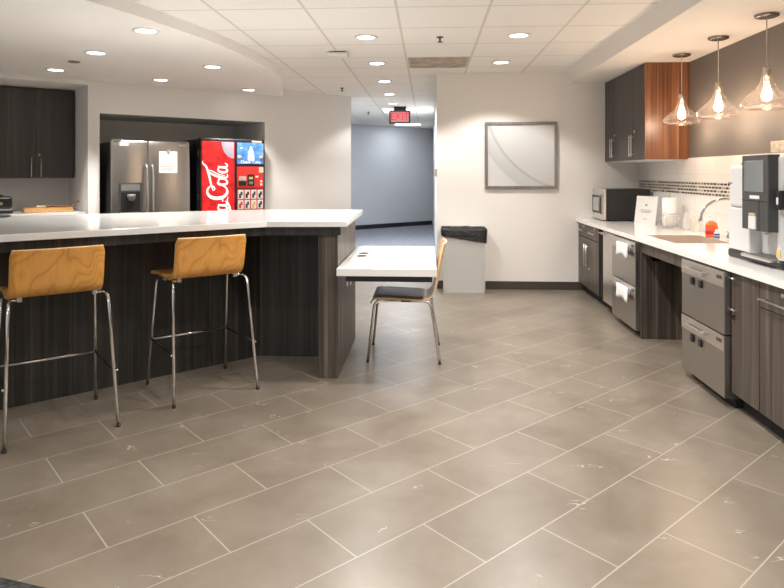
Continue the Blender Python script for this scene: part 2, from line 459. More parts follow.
# ------------------------------------------------------------------ breakfast bar
bar = thing('breakfast_bar', 'long angled breakfast bar with white top and dark striped base', 'bar counter', (-1.2, 4.8, 0))
def rel(pts, o): return [(x - o[0], y - o[1]) for x, y in pts]
BO = (-1.2, 4.8)
top = [(-3.45, 2.335), (-1.124, 4.34), (-.57, 4.385), (-.598, 5.776), (-1.477, 5.774), (-3.333, 4.732), (-4.75, 3.94)]
MB().prism(rel(top, BO), 1.072, 1.113, .003).build('countertop', 'quartz', bar)
MB().prism(rel([(-3.42, 2.40), (-1.135, 4.37), (-.615, 4.41), (-.615, 4.75), (-1.25, 4.72), (-3.65, 2.62)], BO), 1.012, 1.0715).build('apron', 'bar_shaded', bar)
MB().prism(rel([(-.778, 4.93), (-1.33, 4.93), (-2.58, 3.745), (-3.75, 2.64), (-4.55, 3.75), (-3.2, 4.6), (-1.5, 5.5), (-.776, 5.5)], BO), 0, 1.0715).build('base_panel', 'bar_shaded', bar)
MB().box(-.776 + 1.2, -.636 + 1.2, 4.42 - 4.8, 5.5 - 4.8, 0, 1.0715, .002).build('end_panel', 'laminate', bar)

# lower table fixed to the bar's end
tb = thing('side_table', 'low white tabletop fixed to the end panel of the bar', 'table', (-.285, 5.0, 0))
MB().box(-.349, .345, -.665, .69, .735, .79, .004).build('tabletop', 'quartz', tb)
MB().box(-.29, .315, -.62, .64, .692, .7345).build('support_frame', 'black', tb)
MB().box(-.35, -.29, -.55, .60, .722, .734).box(-.285, -.278, -.60, -.575, .655, .70).box(-.262, -.255, -.60, -.575, .665, .70).build('bracket', 'nickel', tb)
for dy in (-.02, .15):
    g = MB().lathe([(.0, .0), (.042, .0), (.042, .004), (.0, .004)], (-.24, dy, .79), 20).build('grommet', 'dark_grey', tb)
    MB().lathe([(.0, .0), (.028, .0), (.028, .001), (.0, .001)], (-.235, dy, .7945), 16).build('opening', 'matte_black', g)

# ------------------------------------------------------------------ bent plywood seats
def shell(prof, half, curve, th=.012, curve_from=0):
    """bent plywood: profile in (y, z), extruded along x; the back is bowed"""
    b = MB(); P = spline(prof, 6); n = len(P); nx = 12
    front, back = [], []
    for i, (y, z) in enumerate(P):
        a = Vector(P[min(i + 1, n - 1)]) - Vector(P[max(i - 1, 0)]); nr = Vector((-a.y, a.x)).normalized()
        w = max(0, (i / (n - 1) - .45) / .55)
        h = half
        if i < 3: h = half - (3 - i) * .008
        if i > n - 4: h = half - (i - (n - 4)) * .004
        f, k = [], []
        for j in range(nx + 1):
            x = -h + 2 * h * j / nx
            dy = -curve * w * (1 - (x / half) ** 2)
            f.append(b.bm.verts.new((x, y + dy, z))); k.append(b.bm.verts.new((x, y + dy + nr.x * th, z + nr.y * th)))
        front.append(f); back.append(k)
    for i in range(n - 1):
        for j in range(nx):
            for g in (front, back):
                q = b.bm.faces.new((g[i][j], g[i][j + 1], g[i + 1][j + 1], g[i + 1][j])); q.smooth = True
    edge = []
    for i in range(n - 1):
        for j in (0, nx): edge.append(b.bm.faces.new((front[i][j], front[i + 1][j], back[i + 1][j], back[i][j])))
    for j in range(nx):
        for i in (0, n - 1): edge.append(b.bm.faces.new((front[i][j], front[i][j + 1], back[i][j + 1], back[i][j])))
    for f in edge: f.material_index = 1
    return b

def bend(p0, p1, p2, r=.05, n=5):
    """points of a corner p0-p1-p2 rounded at p1"""
    p0, p1, p2 = Vector(p0), Vector(p1), Vector(p2)
    a = p1 + (p0 - p1).normalized() * r; c = p1 + (p2 - p1).normalized() * r
    return [p0] + [(a * (1 - t) ** 2 + p1 * 2 * t * (1 - t) + c * t * t) for t in [k / n for k in range(n + 1)]] + [p2]

def leg(root, foot, corner, mid, r, m='chrome'):
    f = Vector(foot) + Vector((0, 0, .012))
    l = MB().tube(bend(f, corner, mid, .055), r, 10).build('leg', m, root)
    MB().cyl(Vector(foot), Vector(foot) + Vector((0, 0, .013)), r * 1.12, 12).build('foot_cap', 'black', l)
    return l

def make_stool():
    s = thing('bar_stool', 'bar stool with honey plywood back and chrome legs, at the left edge of the photo', 'bar stool', (-2.16, 3.535, 0), R(40.7), 'plywood bar stools at the bar')
    prof = [(.235, .757), (.215, .777), (.16, .787), (0, .783), (-.12, .777), (-.19, .785), (-.232, .82), (-.252, .88), (-.268, .96), (-.288, 1.045)]
    sh = shell([(y + .072, z - .004) for y, z in prof], .236, .03)
    o = sh.build('seat_shell', 'stool_wood', s); o.location = (-.014, 0, 0); o.data.materials.append(M['ply_edge'])
    for sx in (-1, 1):
        for sy in (-1, 1):
            leg(s, (sx * .28, sy * .275, 0), (sx * .25, sy * .165, .752), (sx * .235, 0, .752), .0105)
    def at(sx, sy, z): k = z / .752; return Vector((sx * (.28 - .03 * k), sy * (.275 - .11 * k), z))
    MB().cyl(at(-1, 1, .318), at(1, 1, .318), .0085, 10).build('footrest', 'chrome', s)
    for sx in (-1, 1):
        MB().cyl(at(sx, 1, .318), at(sx, -1, .312), .007, 10).build('side_rung', 'black', s)
        MB().cyl(at(sx, -1, .312) + Vector((sx * -.004, 0, 0)), at(sx, -1, .312) + Vector((sx * .022, -.004, 0)), .007, 10).build('rung_stud', 'chrome', s)
        for sy in (-1, 1):
            MB().box(sx * .19 - .012, sx * .19 + .012, sy * .10 - .014, sy * .10 + .014, .742, .776, .004).build('mount_block', 'nickel', s)
        for sy in (-1, 1): MB().tube([(sx * .235, sy * .10, .752), (sx * .19, sy * .10, .752)], .008).build('mount_arm', 'chrome', s)
    return s
stool = make_stool()
dup(stool, (-1.531, 4.194, 0), R(40.7), 'bar stool with honey plywood back and chrome legs, in front of the red vending machine', 'plywood bar stools at the bar')

ch = thing('side_chair', 'low plywood chair with chrome legs pushed under the white side table', 'chair', (-.186, 5.06, 0), R(90))
cprof = [(.262, .442), (.245, .474), (.19, .490), (0, .483), (-.12, .478), (-.185, .488), (-.222, .525), (-.246, .62), (-.262, .74), (-.296, .912)]
sh = shell(cprof, .215, .03)
o = sh.build('seat_shell', 'chair_wood', ch); o.data.materials.append(M['ply_edge'])
shell([(y, z + .0135) for y, z in ((.245, .474), (.235, .482), (.19, .490), (0, .483), (-.12, .478), (-.16, .481))], .206, 0, .002).build('seat_pad', 'seat_pad', ch, label='grey brown seat surface')
for sx in (-1, 1):
    leg(ch, (sx * .245, .275, 0), (sx * .205, .225, .464), (sx * .205, .02, .464), .0105)
    leg(ch, (sx * .27, -.275, 0), (sx * .205, -.205, .464), (sx * .205, .02, .464), .0105)
    MB().box(sx * .19 - .02, sx * .19 + .02, .10, .13, .455, .482, .004).build('mount_block', 'nickel', ch)
for sy in (-.12, .12):
    MB().cyl((-.205, sy, .464), (.205, sy, .464), .009, 10).build('cross_bar', 'chrome', ch)

# ------------------------------------------------------------------ right hand run
def wp(name, m, p, x0, x1, y0, y1, z0, z1, bev=.002): return MB().box(x0, x1, y0, y1, z0, z1, bev).build(name, m, p)
XF = 1.86                                                    # cabinet front plane
def handle_bar(p, a, b, out, r=.006):
    """bar handle between a and b, standing off along -x by out"""
    a, b = Vector(a), Vector(b); o = Vector((-out, 0, 0)); d = (b - a).normalized()
    MB().cyl(a + o - d * .025, b + o + d * .025, r, 10).cyl(a, a + o, r * .8, 8).cyl(b, b + o, r * .8, 8).build('handle', 'nickel', p)
def lock(p, x, y, z):
    MB().cyl((x, y, z), (x - .006, y, z), .013, 14).build('lock', 'nickel', p)

def base_cabinet(label, y0, y1, fronts, pulls='h'):
    c = thing('base_cabinet', label, 'cabinet', (XF, (y0 + y1) / 2, 0), 0, 'dark laminate base cabinets')
    w = (y1 - y0) / 2
    wp('body', 'laminate', c, .022, .745, -w, w, .10, .849)
    MB().box(.07, .70, -w, w, 0, .10).build('toe_kick', 'matte_black', c)
    return c, w
c, w = base_cabinet('dark laminate base cabinet with two drawers and two doors under the microwave', 6.985, 7.925, 0)
for k, (ya, yb) in enumerate(((-w, 0), (0, w))):
    d = wp('drawer', 'laminate', c, 0, .02, ya + .003, yb - .003, .69, .845)
    handle_bar(d, (0, (ya + yb) / 2 - .09, .765), (0, (ya + yb) / 2 + .09, .765), .035)
    lock(d, 0, (ya + yb) / 2 - .06, .82)
    d = wp('door', 'laminate', c, 0, .02, ya + .003, yb - .003, .105, .684)
    hy = -.045 if k == 0 else .045
    handle_bar(d, (0, hy, .38), (0, hy, .60), .035)
    if k == 0: lock(d, 0, -.06, .34)

# narrow under-counter fridge
f = thing('undercounter_fridge', 'narrow stainless undercounter fridge with black side between cabinet and dishwasher', 'fridge', (XF, 6.665, 0))
wp('body', 'black', f, .04, .70, -.295, .315, .06, .848)
MB().box(.08, .66, -.29, .31, 0, .06).build('toe_kick', 'matte_black', f)
d = wp('door', 'steel_light', f, -.01, .035, -.295, .125, .10, .835, .006)
MB().box(-.035, -.02, .06, .12, .800, .825, .004).cyl((-.028, .05, .813), (-.028, .20, .813), .008).box(-.022, -.008, .08, .11, .803, .823).build('handle', 'steel_light', d)

def dishwasher(label, y0, y1):
    c = thing('dishwasher', label, 'dishwasher', (1.82, (y0 + y1) / 2, 0), 0, 'double drawer dishwashers')
    w = (y1 - y0) / 2
    MB().box(.045, .125, -w, w, .06, .848).box(.125, .74, -w, w, .06, .675).build('body', 'dark_grey', c)
    MB().box(.07, .70, -w + .01, w - .01, 0, .06).build('toe_kick', 'matte_black', c)
    for (z0, z1) in ((.062, .445), (.452, .838)):
        d = wp('drawer', 'steel', c, 0, .045, -w + .004, w - .004, z0, z1, .004)
        MB().box(-.003, .0, -w + .006, w - .006, z1 - .095, z1 - .004, .001).build('control_strip', 'steel_light', d)
        MB().box(-.03, -.018, -.07, w - .09, z1 - .072, z1 - .040, .005).box(-.02, -.001, w - .13, w - .11, z1 - .068, z1 - .044).box(-.02, -.001, -.05, -.03, z1 - .068, z1 - .044).build('handle', 'steel_light', d)
        MB().box(-.0045, -.002, -w + .03, -w + .10, z1 - .048, z1 - .026).build('badge', 'dark_grey', d)
        for yy in (.01, .14):
            MB().box(-.010, -.0005, yy - .022, yy + .022, z1 - .155, z1 - .108, .002).build('display', 'black', d)
    return c
d1 = dishwasher('double drawer dishwasher with white towels on its handles, left of knee space', 5.65, 6.36)
dishwasher('double drawer dishwasher between the open knee space and the right cabinets', 3.985, 4.64)
def towel(label, y, z):
    b = MB(); rows = []
    n = 10
    prof = [(-.014, -.05), (-.016, -.005), (-.024, .008), (-.036, .002), (-.040, -.03), (-.042, -.08), (-.041, -.108)]
    for i, (x, dz) in enumerate(prof):
        rows.append([b.bm.verts.new((x + .004 * math.sin(j * 1.9 + i * .4) * (i > 2), -.165 + .33 * j / n + .012 * math.sin(i), dz - .012 * (i > 4) * math.sin(j * .8 + 1))) for j in range(n + 1)])
    for A, B in zip(rows, rows[1:]):
        for j in range(n): b.bm.faces.new((A[j], A[j + 1], B[j + 1], B[j])).smooth = True
    o = b.build('towel', 'towel', None, (1.82, y, z))
    m = o.modifiers.new('thickness', 'SOLIDIFY'); m.thickness = .006; m.offset = 0
    return tag(o, label, 'towel', 'towels hung on the dishwasher handles')
towel('white towel hanging on the upper dishwasher drawer handle', 5.93, .838 - .040)
towel('white towel hanging on the lower dishwasher drawer handle', 5.93, .445 - .040)

# knee space side panels
tag(MB().prism([(XF, 0), (2.60, 0), (2.60, .68), (1.955, .68), (1.955, .849), (XF, .849)], 5.62, 5.645).stand().build('knee_space_panel', 'laminate'), 'dark striped side panel at the far side of the open knee space under the sink', 'panel')
c, w = base_cabinet('narrow dark laminate cabinet with one door right beside the near dishwasher', 3.655, 3.98, 0)
d = wp('door', 'laminate', c, 0, .02, -w + .002, w - .002, .105, .845)
for z in (.62, .81): MB().cyl((-.022, w - .008, z), (-.022, w - .085, z), .005, 10).cyl((0, w - .03, z), (-.022, w - .03, z), .004, 8).cyl((0, w - .07, z), (-.022, w - .07, z), .004, 8).build('handle', 'nickel', d); lock(d, 0, w - .035, .57)
c, w = base_cabinet('dark laminate cabinet with a drawer over a door at the right edge', 3.0, 3.651, 0)
d = wp('drawer', 'laminate', c, 0, .02, -w + .002, w - .002, .70, .845)
handle_bar(d, (0, -.20, .755), (0, .24, .755), .04); lock(d, 0, .09, .805)
d = wp('door', 'laminate', c, 0, .02, -w + .002, w - .002, .105, .694)
handle_bar(d, (0, -w + .05, .42), (0, -w + .05, .62), .04)

# worktop with sink cut-out
SX0, SX1, SY0, SY1 = 1.965, 2.44, 5.15, 5.83
wt = thing('worktop', 'continuous white quartz worktop along the right wall', 'countertop', (2.22, 5.4, .85))
b = MB()
for x0, x1, y0, y1 in ((1.835, 2.602, SY1, 7.928), (1.835, 2.602, 2.98, SY0), (1.835, SX0, SY0, SY1), (SX1, 2.602, SY0, SY1)):
    b.box(x0 - 2.22, x1 - 2.22, y0 - 5.4, y1 - 5.4, 0, .04)
b.build('slab', 'quartz', wt)
MB().box(1.862 - 2.22, 1.885 - 2.22, 4.645 - 5.4, 5.615 - 5.4, -.095, -.0005).build('apron', 'laminate', wt)
sk = thing('sink', 'undermount stainless steel sink set in the white worktop', 'sink', (2.2025, 5.49, .762))
hx, hy = .2395, .342
MB().box(-hx, hx, -hy, hy, 0, .008).box(-hx, -hx + .008, -hy, hy, .008, .127).box(hx - .008, hx, -hy, hy, .008, .127).box(-hx, hx, -hy, -hy + .008, .008, .127).box(-hx, hx, hy - .008, hy, .008, .127).build('basin', 'sink_steel', sk)
MB().lathe([(0, .012), (.04, .012), (.045, .009), (.045, .008)], (0, 0, 0), 20).build('drain', 'chrome', sk)

fa = thing('faucet', 'chrome gooseneck faucet behind the sink', 'faucet', (2.52, 5.10, .89))
MB().lathe([(0, 0), (.03, 0), (.03, .012), (.018, .02), (.016, .06), (0, .06)], (0, 0, 0), 18).build('base', 'faucet_chrome', fa)
arcp = [(0, 0, .05), (0, 0, .20)] + [(-.185 + .185 * math.cos(R(a)), .0, .20 + .155 * math.sin(R(a))) for a in range(15, 181, 15)] + [(-.372, 0, .195)]
MB().tube(arcp, .0105, 10).build('spout', 'faucet_chrome', fa)
MB().lathe([(0, 0), (.013, 0), (.015, .025), (.012, .035), (0, .035)], (-.372, 0, .170), 14).build('aerator', 'faucet_chrome', fa)
hb = MB().lathe([(0, 0), (.026, 0), (.024, .035), (.016, .05), (0, .052)], (-.01, .30, 0), 16).build('valve', 'faucet_chrome', fa)
MB().cyl((-.01, .30, .045), (-.06, .24, .075), .007, 10).build('lever', 'faucet_chrome', hb)

sp = thing('soap_bottle', 'orange hand soap pump bottle beside the faucet', 'soap bottle', (2.47, 5.645, .89), R(0))
MB().lathe([(0, 0), (.046, 0), (.05, .008), (.05, .10), (.042, .125), (.018, .140), (0, .140)], (0, 0, 0), 20).build('bottle', 'soap_orange', sp)
MB().lathe([(.0505, .03), (.0515, .03), (.0515, .075), (.0505, .075)], (0, 0, 0), 20).build('label_band', 'soap_label', sp)
MB().lathe([(0, .14), (.02, .14), (.02, .158), (.006, .160), (.006, .185), (0, .185)], (0, 0, 0), 14).cyl((0, 0, .182), (-.03, -.02, .178), .006, 8).build('pump', 'white_plastic', sp)
bl = thing('small_bottle', 'small white bottle with dark blue stripes between soap and faucet', 'bottle', (2.45, 5.50, .89))
MB().lathe([(0, 0), (.022, 0), (.022, .055), (.012, .068), (.012, .08), (0, .08)], (0, 0, 0), 14).build('bottle', 'white_plastic', bl)
for z0 in (.010, .032):
    MB().lathe([(.0222, z0), (.0228, z0), (.0228, z0 + .014), (.0222, z0 + .014)], (0, 0, 0), 14).build('stripe', 'blue_ink', bl)
tag(MB().lathe([(0, 0), (.036, 0), (.038, .01), (.036, .11), (.02, .15), (.012, .165), (0, .168)], (2.54, 6.36, .89), 16).build('clear_bottle', 'clear'), 'clear pale bottle by the splashback right of the paper towels', 'bottle')
tag(MB().lathe([(0, 0), (.036, 0), (.036, .12), (.022, .14), (.022, .158), (0, .158)], (2.54, 6.17, .89), 16).build('cream_bottle', 'cream'), 'cream translucent bottle by the splashback near the soap', 'bottle')

tag(MB().lathe([(.02, 0), (.070, 0), (.070, .285), (.02, .285), (.02, 0)], (2.46, 6.58, .912), 28).build('paper_towel_roll', 'paper'), 'white paper towel roll standing in a wire holder', 'paper towel')
ph = thing('paper_towel_holder', 'chrome wire paper towel holder on the worktop', 'holder', (2.46, 6.58, .89))
ring = lambda r, z, n=28: [(r * math.cos(k * 2 * math.pi / n), r * math.sin(k * 2 * math.pi / n), z) for k in range(n)]
MB().tube(ring(.088, .018), .004, 8, True).cyl((-.088, 0, .018), (.088, 0, .018), .004).cyl((0, -.088, .018), (0, .088, .018), .004).build('base_ring', 'chrome', ph)
MB().tube(ring(.092, .140), .0035, 8, True).build('guard_ring', 'chrome', ph)
for a in (45, 135, 225, 315):
    ca, sa = math.cos(R(a)), math.sin(R(a))
    MB().tube([(.10 * ca, .10 * sa, .004), (.088 * ca, .088 * sa, .018), (.092 * ca, .092 * sa, .140)], .0035, 8).build('upright', 'chrome', ph)
MB().cyl((0, 0, .018), (0, 0, .335), .006).lathe([(0, .335), (.012, .340), (.012, .352), (0, .358)], (0, 0, 0), 12).build('centre_rod', 'chrome', ph)

sg = thing('counter_sign', 'white acrylic sign with grey writing leaning on the worktop', 'sign', (2.365, 7.04, .889), R(-60))
def lean(o, a): o.rotation_euler = (R(a), 0, 0)
so = MB().box(-.142, .142, -.004, .004, .0, .31, .001).build('panel', 'white_plastic', sg); lean(so, -9)
for i, (z, wd) in enumerate(((.20, .03), (.155, .13), (.140, .17), (.128, .12), (.055, .05))):
    MB().box(-wd / 2, wd / 2, -.0055, -.004, z, z + (.02 if i == 0 else .006)).build('print_line', 'ink', so)
MB().box(-.11, .11, .03, .085, 0, .006).box(-.11, .11, .028, .033, 0, .16).build('foot', 'clear', sg)

mw = thing('microwave', 'stainless fronted black microwave in the corner of the worktop', 'microwave', (2.045, 7.68, .89))
wp('body', 'black', mw, -.0 + .02, .525, -.232, .235, .015, .372, .006)
d = wp('door', 'steel_light', mw, -.012, .022, -.235, .238, .012, .376, .006)
MB().box(-.016, -.011, -.13, .215, .085, .295, .012).build('window_frame', 'dark_grey', d)
MB().box(-.018, -.015, -.10, .190, .110, .270, .008).build('window_pane', 'microwave_glass', d)
handle = MB().tube([(-.016, -0.160, .30), (-.04, -0.170, .27), (-.045, -0.175, .19), (-.04, -0.170, .11), (-.016, -0.160, .08)], .008, 8).build('handle', 'mid_grey', d)
for x in (.06, .48):
    for y in (-.20, .20): MB().cyl((x, y, 0), (x, y, .016), .015).build('foot', 'black', mw)

# coffee machine
cm = thing('coffee_machine', 'tall silver white coffee machine with dark touchscreen panel on the worktop', 'coffee machine', (2.03, 4.04, .89))
wp('base', 'black', cm, -.005, .54, -.315, .35, 0, .052, .012)
wp('lower_body', 'coffee_white', cm, .075, .53, -.26, .345, .052, .33, .012)
wp('side_column', 'coffee_white', cm, .0, .53, .07, .345, .053, .332, .01)
wp('upper_body', 'coffee_white', cm, .0, .53, -.26, .345, .334, .605, .02)
wp('hopper', 'coffee_white', cm, .04, .50, -.25, .30, .60, .655, .03)
wp('side_frame', 'coffee_white', cm, -.012, .05, -.315, -.262, .052, .66, .014)
wp('side_panel', 'black', cm, .05, .53, -.31, -.262, .052, .655, .008)
pn = wp('front_panel', 'dark_grey', cm, -.07, .0, -.285, .02, .215, .668, .006)
MB().box(-.074, -.069, -.24, -.015, .445, .635, .003).build('touchscreen', 'screen', pn)
MB().box(-.073, -.069, -.19, -.08, .405, .425, .001).build('logo_plate', 'white_plastic', pn)
MB().box(-.0715, -.069, -.285, .02, .390, .394).box(-.0715, -.069, -.187, -.184, .215, .390).build('panel_seam', 'matte_black', pn)
q = MB().box(-.079, -.069, -.155, -.075, .222, .300, .002).build('cup_label', 'white_plastic', pn)
MB().box(-.080, -.069, -.150, -.080, .302, .318, .002).build('cup_label_header', 'tan_plastic', pn)
MB().box(-.03, .02, -.17, -.12, .19, .22, .008).build('spout', 'coffee_white', cm)
tr = wp('drip_tray', 'nickel', cm, -.05, .08, -.25, .08, .036, .056, .006)
for k in range(7): MB().box(-.04, .07, -.23 + k * .042, -.218 + k * .042, .056, .0585).build('grille_slot', 'mid_grey', tr)
MB().box(-.0145, -.012, -.308, -.268, .070, .115).build('sticker', 'yellow', cm)
cr = wp('card_reader', 'black', cm, -.045, .05, -.36, -.312, .35, .46, .01)
MB().box(-.047, -.044, -.345, -.325, .38, .42, .002).build('reader_label', 'white_plastic', cr)
MB().box(-.004, -.001, .295, .345, .49, .496).build('body_seam', 'dark_grey', cm)

# upper cabinets
uc = thing('wall_cabinet', 'charcoal four door wall cabinet with walnut end panel over the microwave', 'cabinet', (2.185, 7.275, 1.59))
wp('body', 'upper_laminate', uc, .022, .434, -.765, .653, 0, .9745)
MB().box(.0, .434, -.79, -.767, -.002, .9745).build('end_panel', 'walnut', uc, label='warm walnut striped end panel')
MB().box(.03, .42, -.74, .65, -.012, -.001).build('bottom_panel', 'white_plastic', uc)
dw = 1.42 / 4
for k in range(4):
    y1 = .653 - k * dw; y0 = y1 - dw
    d = wp('door', 'upper_laminate', uc, 0, .02, y0 + .002, y1 - .002, .002, .972)
    hy = y0 + .035 if k % 2 == 0 else y1 - .035
    handle_bar(d, (0, hy, .06), (0, hy, .24), .032)
    if k % 2: lock(d, 0, y1 - .05, .30)

# pendants
def make_pendant():
    p = thing('pendant_lamp', 'clear glass pendant lamp nearest the walnut cabinet end', 'pendant lamp', (2.38, 6.066, 2.565), 0, 'clear glass pendant lamps')
    MB().lathe([(0, -.022), (.06, -.022), (.078, -.015), (.082, 0), (0, 0)], (0, 0, 0), 28).build('canopy', 'dark_chrome', p)
    MB().cyl((0, 0, -.02), (0, 0, -.40), .0035, 8).build('cord', 'nickel', p)
    s = MB().lathe([(0, 0), (.024, 0), (.024, -.03), (.020, -.10), (0, -.10)], (0, 0, -.375), 18).build('socket', 'nickel', p)
    bl = MB().lathe([(0, -.475), (.014, -.477), (.018, -.50), (.030, -.545), (.034, -.575), (.026, -.600), (0, -.612)], (0, 0, 0), 18).build('bulb', 'bulb', p)
    prof = [(.026, -.372), (.029, -.40), (.037, -.445), (.052, -.49), (.080, -.525), (.118, -.556), (.148, -.585), (.163, -.612), (.162, -.635), (.150, -.652), (.132, -.662), (.118, -.665)]
    MB().lathe(spline(prof, 4), (0, 0, 0), 40).build('glass_shade', 'glass', p)
    l = bpy.data.lights.new('pendant_light', 'POINT'); l.energy = 5.5; l.color = (1, .76, .56); l.shadow_soft_size = .035
    lo = bpy.data.objects.new('pendant_light', l); COL.objects.link(lo); lo.parent = p; lo.location = (0, 0, -.63)
    return p
pd = make_pendant()
dup(pd, (2.38, 5.316, 2.565), 0, 'clear glass pendant lamp in the middle of the row of three')
dup(pd, (2.38, 4.576, 2.565), 0, 'clear glass pendant lamp at the right edge, above the coffee machine')

tag(MB().box(2.606, 2.62, 4.60, 4.96, 1.605, 1.69, .003).build('wall_plate', 'beige_plate'), 'mottled beige plate on the grey wall above the coffee machine', 'wall plate')

# ------------------------------------------------------------------ back wall things
pf = thing('framed_picture', 'large framed pale abstract print on the white back wall', 'picture', (1.155, 7.93, 1.67))
pw, phh = .445, .415
b = MB()
for x0, x1, z0, z1 in ((-pw, pw, phh - .035, phh), (-pw, pw, -phh, -phh + .035), (-pw, -pw + .035, -phh + .035, phh - .035), (pw - .035, pw, -phh + .035, phh - .035)):
    b.box(x0, x1, -.035, -.002, z0, z1, .004)
b.build('frame', 'frame', pf)
MB().box(-pw + .03, pw - .03, -.018, -.003, -phh + .03, phh - .03).build('print', 'art', pf)

tc = thing('trash_can', 'light grey slim trash can against the back wall', 'trash can', (.435, 7.77, 0))
b = MB()
def taper(b, w0, d0, w1, d1, z0, z1):
    lo = [b.bm.verts.new((sx * w0, sy * d0, z0)) for sx, sy in ((-1, -1), (1, -1), (1, 1), (-1, 1))]
    hi = [b.bm.verts.new((sx * w1, sy * d1, z1)) for sx, sy in ((-1, -1), (1, -1), (1, 1), (-1, 1))]
    b.bm.faces.new(lo[::-1]); b.bm.faces.new(hi)
    for i in range(4): b.bm.faces.new((lo[i], lo[(i + 1) % 4], hi[(i + 1) % 4], hi[i]))
taper(b, .238, .125, .252, .138, .022, .735)
taper(b, .246, .132, .247, .133, 0, .028)
for x in (-.243, .243): b.box(x - .008, x + .008, -.139, -.125, .03, .73)
b.build('bin', 'bin', tc)
b = MB(); n = 48; rings = []
per = []
for k in range(n):
    t = k / n * 4; s, q = int(t), t % 1
    A = [(-1, -1), (1, -1), (1, 1), (-1, 1)][s]; B = [(1, -1), (1, 1), (-1, 1), (-1, -1)][s]
    per.append((A[0] + (B[0] - A[0]) * q, A[1] + (B[1] - A[1]) * q))
rn = random.Random(4)
for i, (ex, z) in enumerate(((-.03, .70), (.004, .765), (.012, .785), (.020, .760), (.016, .70), (.014, 0))):
    r = []
    for (px, py) in per:
        zz = z + (rn.random() - .5) * .010
        if i == 5: zz = .69 - .085 * (px + 1) / 2 + (rn.random() - .5) * .006
        e = ex + (rn.random() - .5) * .010 * (i in (2, 3, 4))
        r.append(b.bm.verts.new((px * (.254 + e), py * (.137 + e), zz)))
    rings.append(r)
for A, B in zip(rings, rings[1:]):
    for k in range(n): b.bm.faces.new((A[k], A[(k + 1) % n], B[(k + 1) % n], B[k])).smooth = True
b.bm.faces.new(rings[0])
b.box(.262, .285, -.10, -.07, .735, .760, .010)
b.build('bin_liner', 'bag', tc, label='black plastic bin liner folded over the rim')

# corridor bits
tag(MB().box(.118, .150, 10.6, 11.0, 1.39, 1.52, .004).build('wall_box', 'tan_plastic'), 'small tan box on the corridor wall edge beside the back wall', 'wall box')
o = MB().box(1.248, 1.262, .02, .14, 1.38, 1.86, .003).build('wall_bar', 'mid_grey', None, W0, WA)
tag(o, 'thin dark vertical strip on the edge of the white column by the corridor', 'wall strip')

ex = thing('exit_sign', 'red lit exit sign hanging from the corridor ceiling', 'exit sign', (-.53, 11.85, 2.70), R(2))
MB().box(-.12, .12, -.03, .03, -.075, 0, .004).build('mount', 'black', ex)
MB().box(-.20, .20, -.035, .035, -.325, -.07, .006).build('housing', 'dark_grey', ex)
MB().box(-.17, .17, -.038, -.034, -.295, -.10).build('face', 'exit_face', ex)
text('lettering', 'EXIT', .20, 'exit_red', ex, (0, -.040, -.197), scale=(.86, 1, 1))

# ------------------------------------------------------------------ ceiling fittings
def make_downlight(label, loc, power=22, color=(1, .965, .92), group='recessed downlights', angle=122, blend=.35):
    d = thing('downlight', label, 'ceiling light', loc, 0, group)
    MB().lathe([(.078, -.004), (.082, -.010), (.104, -.008), (.108, 0), (.078, 0)], (0, 0, 0), 32).build('trim_ring', 'white_plastic', d)
    MB().lathe([(0, -.005), (.078, -.005)], (0, 0, 0), 32).build('lens', 'lamp_lens', d)
    l = bpy.data.lights.new('downlight_beam', 'SPOT'); l.energy = power; l.color = color
    l.spot_size = R(angle); l.spot_blend = blend; l.shadow_soft_size = .07
    lo = bpy.data.objects.new('downlight_beam', l); COL.objects.link(lo); lo.parent = d; lo.location = (0, 0, -.02)
    return d
GT = 'downlights in the ceiling tiles'; GS = 'downlights in the curved soffit'
for label, x, y, pw_ in (
    ('round downlight in the tiled ceiling, nearest in the row towards the exit sign', -.57, 5.767, 60),
    ('round downlight in the tiled ceiling, second in the row towards the exit sign', -.58, 7.138, 60),
    ('round downlight in the tiled ceiling, third in the row towards the exit sign', -.59, 8.54, 50),
    ('round downlight in the tiled ceiling, fourth in the row towards the exit sign', -.61, 9.95, 34),
    ('round downlight in the tiled ceiling just before the exit sign', -.63, 11.3, 34),
    ('nearer of two downlights in the ceiling tiles before the picture wall', .82, 5.762, 60),
    ('downlight in the ceiling tiles closest to the picture wall', .82, 7.154, 60),
    ('downlight in the tiled ceiling cut by the top edge of the photo', -.53, 4.42, 60)):
    make_downlight(label, (x, y, 2.70), pw_, group=GT)
for label, x, y in (
    ('large downlight in the curved soffit nearest the viewer', -2.28, 4.98),
    ('downlight in the curved soffit, second of the left diagonal row', -3.18, 5.87),
    ('downlight in the curved soffit above the charcoal wall cupboard', -4.15, 6.81),
    ('downlight in the curved soffit, middle of the right diagonal row', -2.33, 6.71),
    ('downlight in the curved soffit above the steel fridge', -3.30, 7.62),
    ('downlight in the curved soffit above the red vending machine', -2.48, 8.60)):
    make_downlight(label, (x, y, 2.605), 105, group=GS, angle=94, blend=.6)

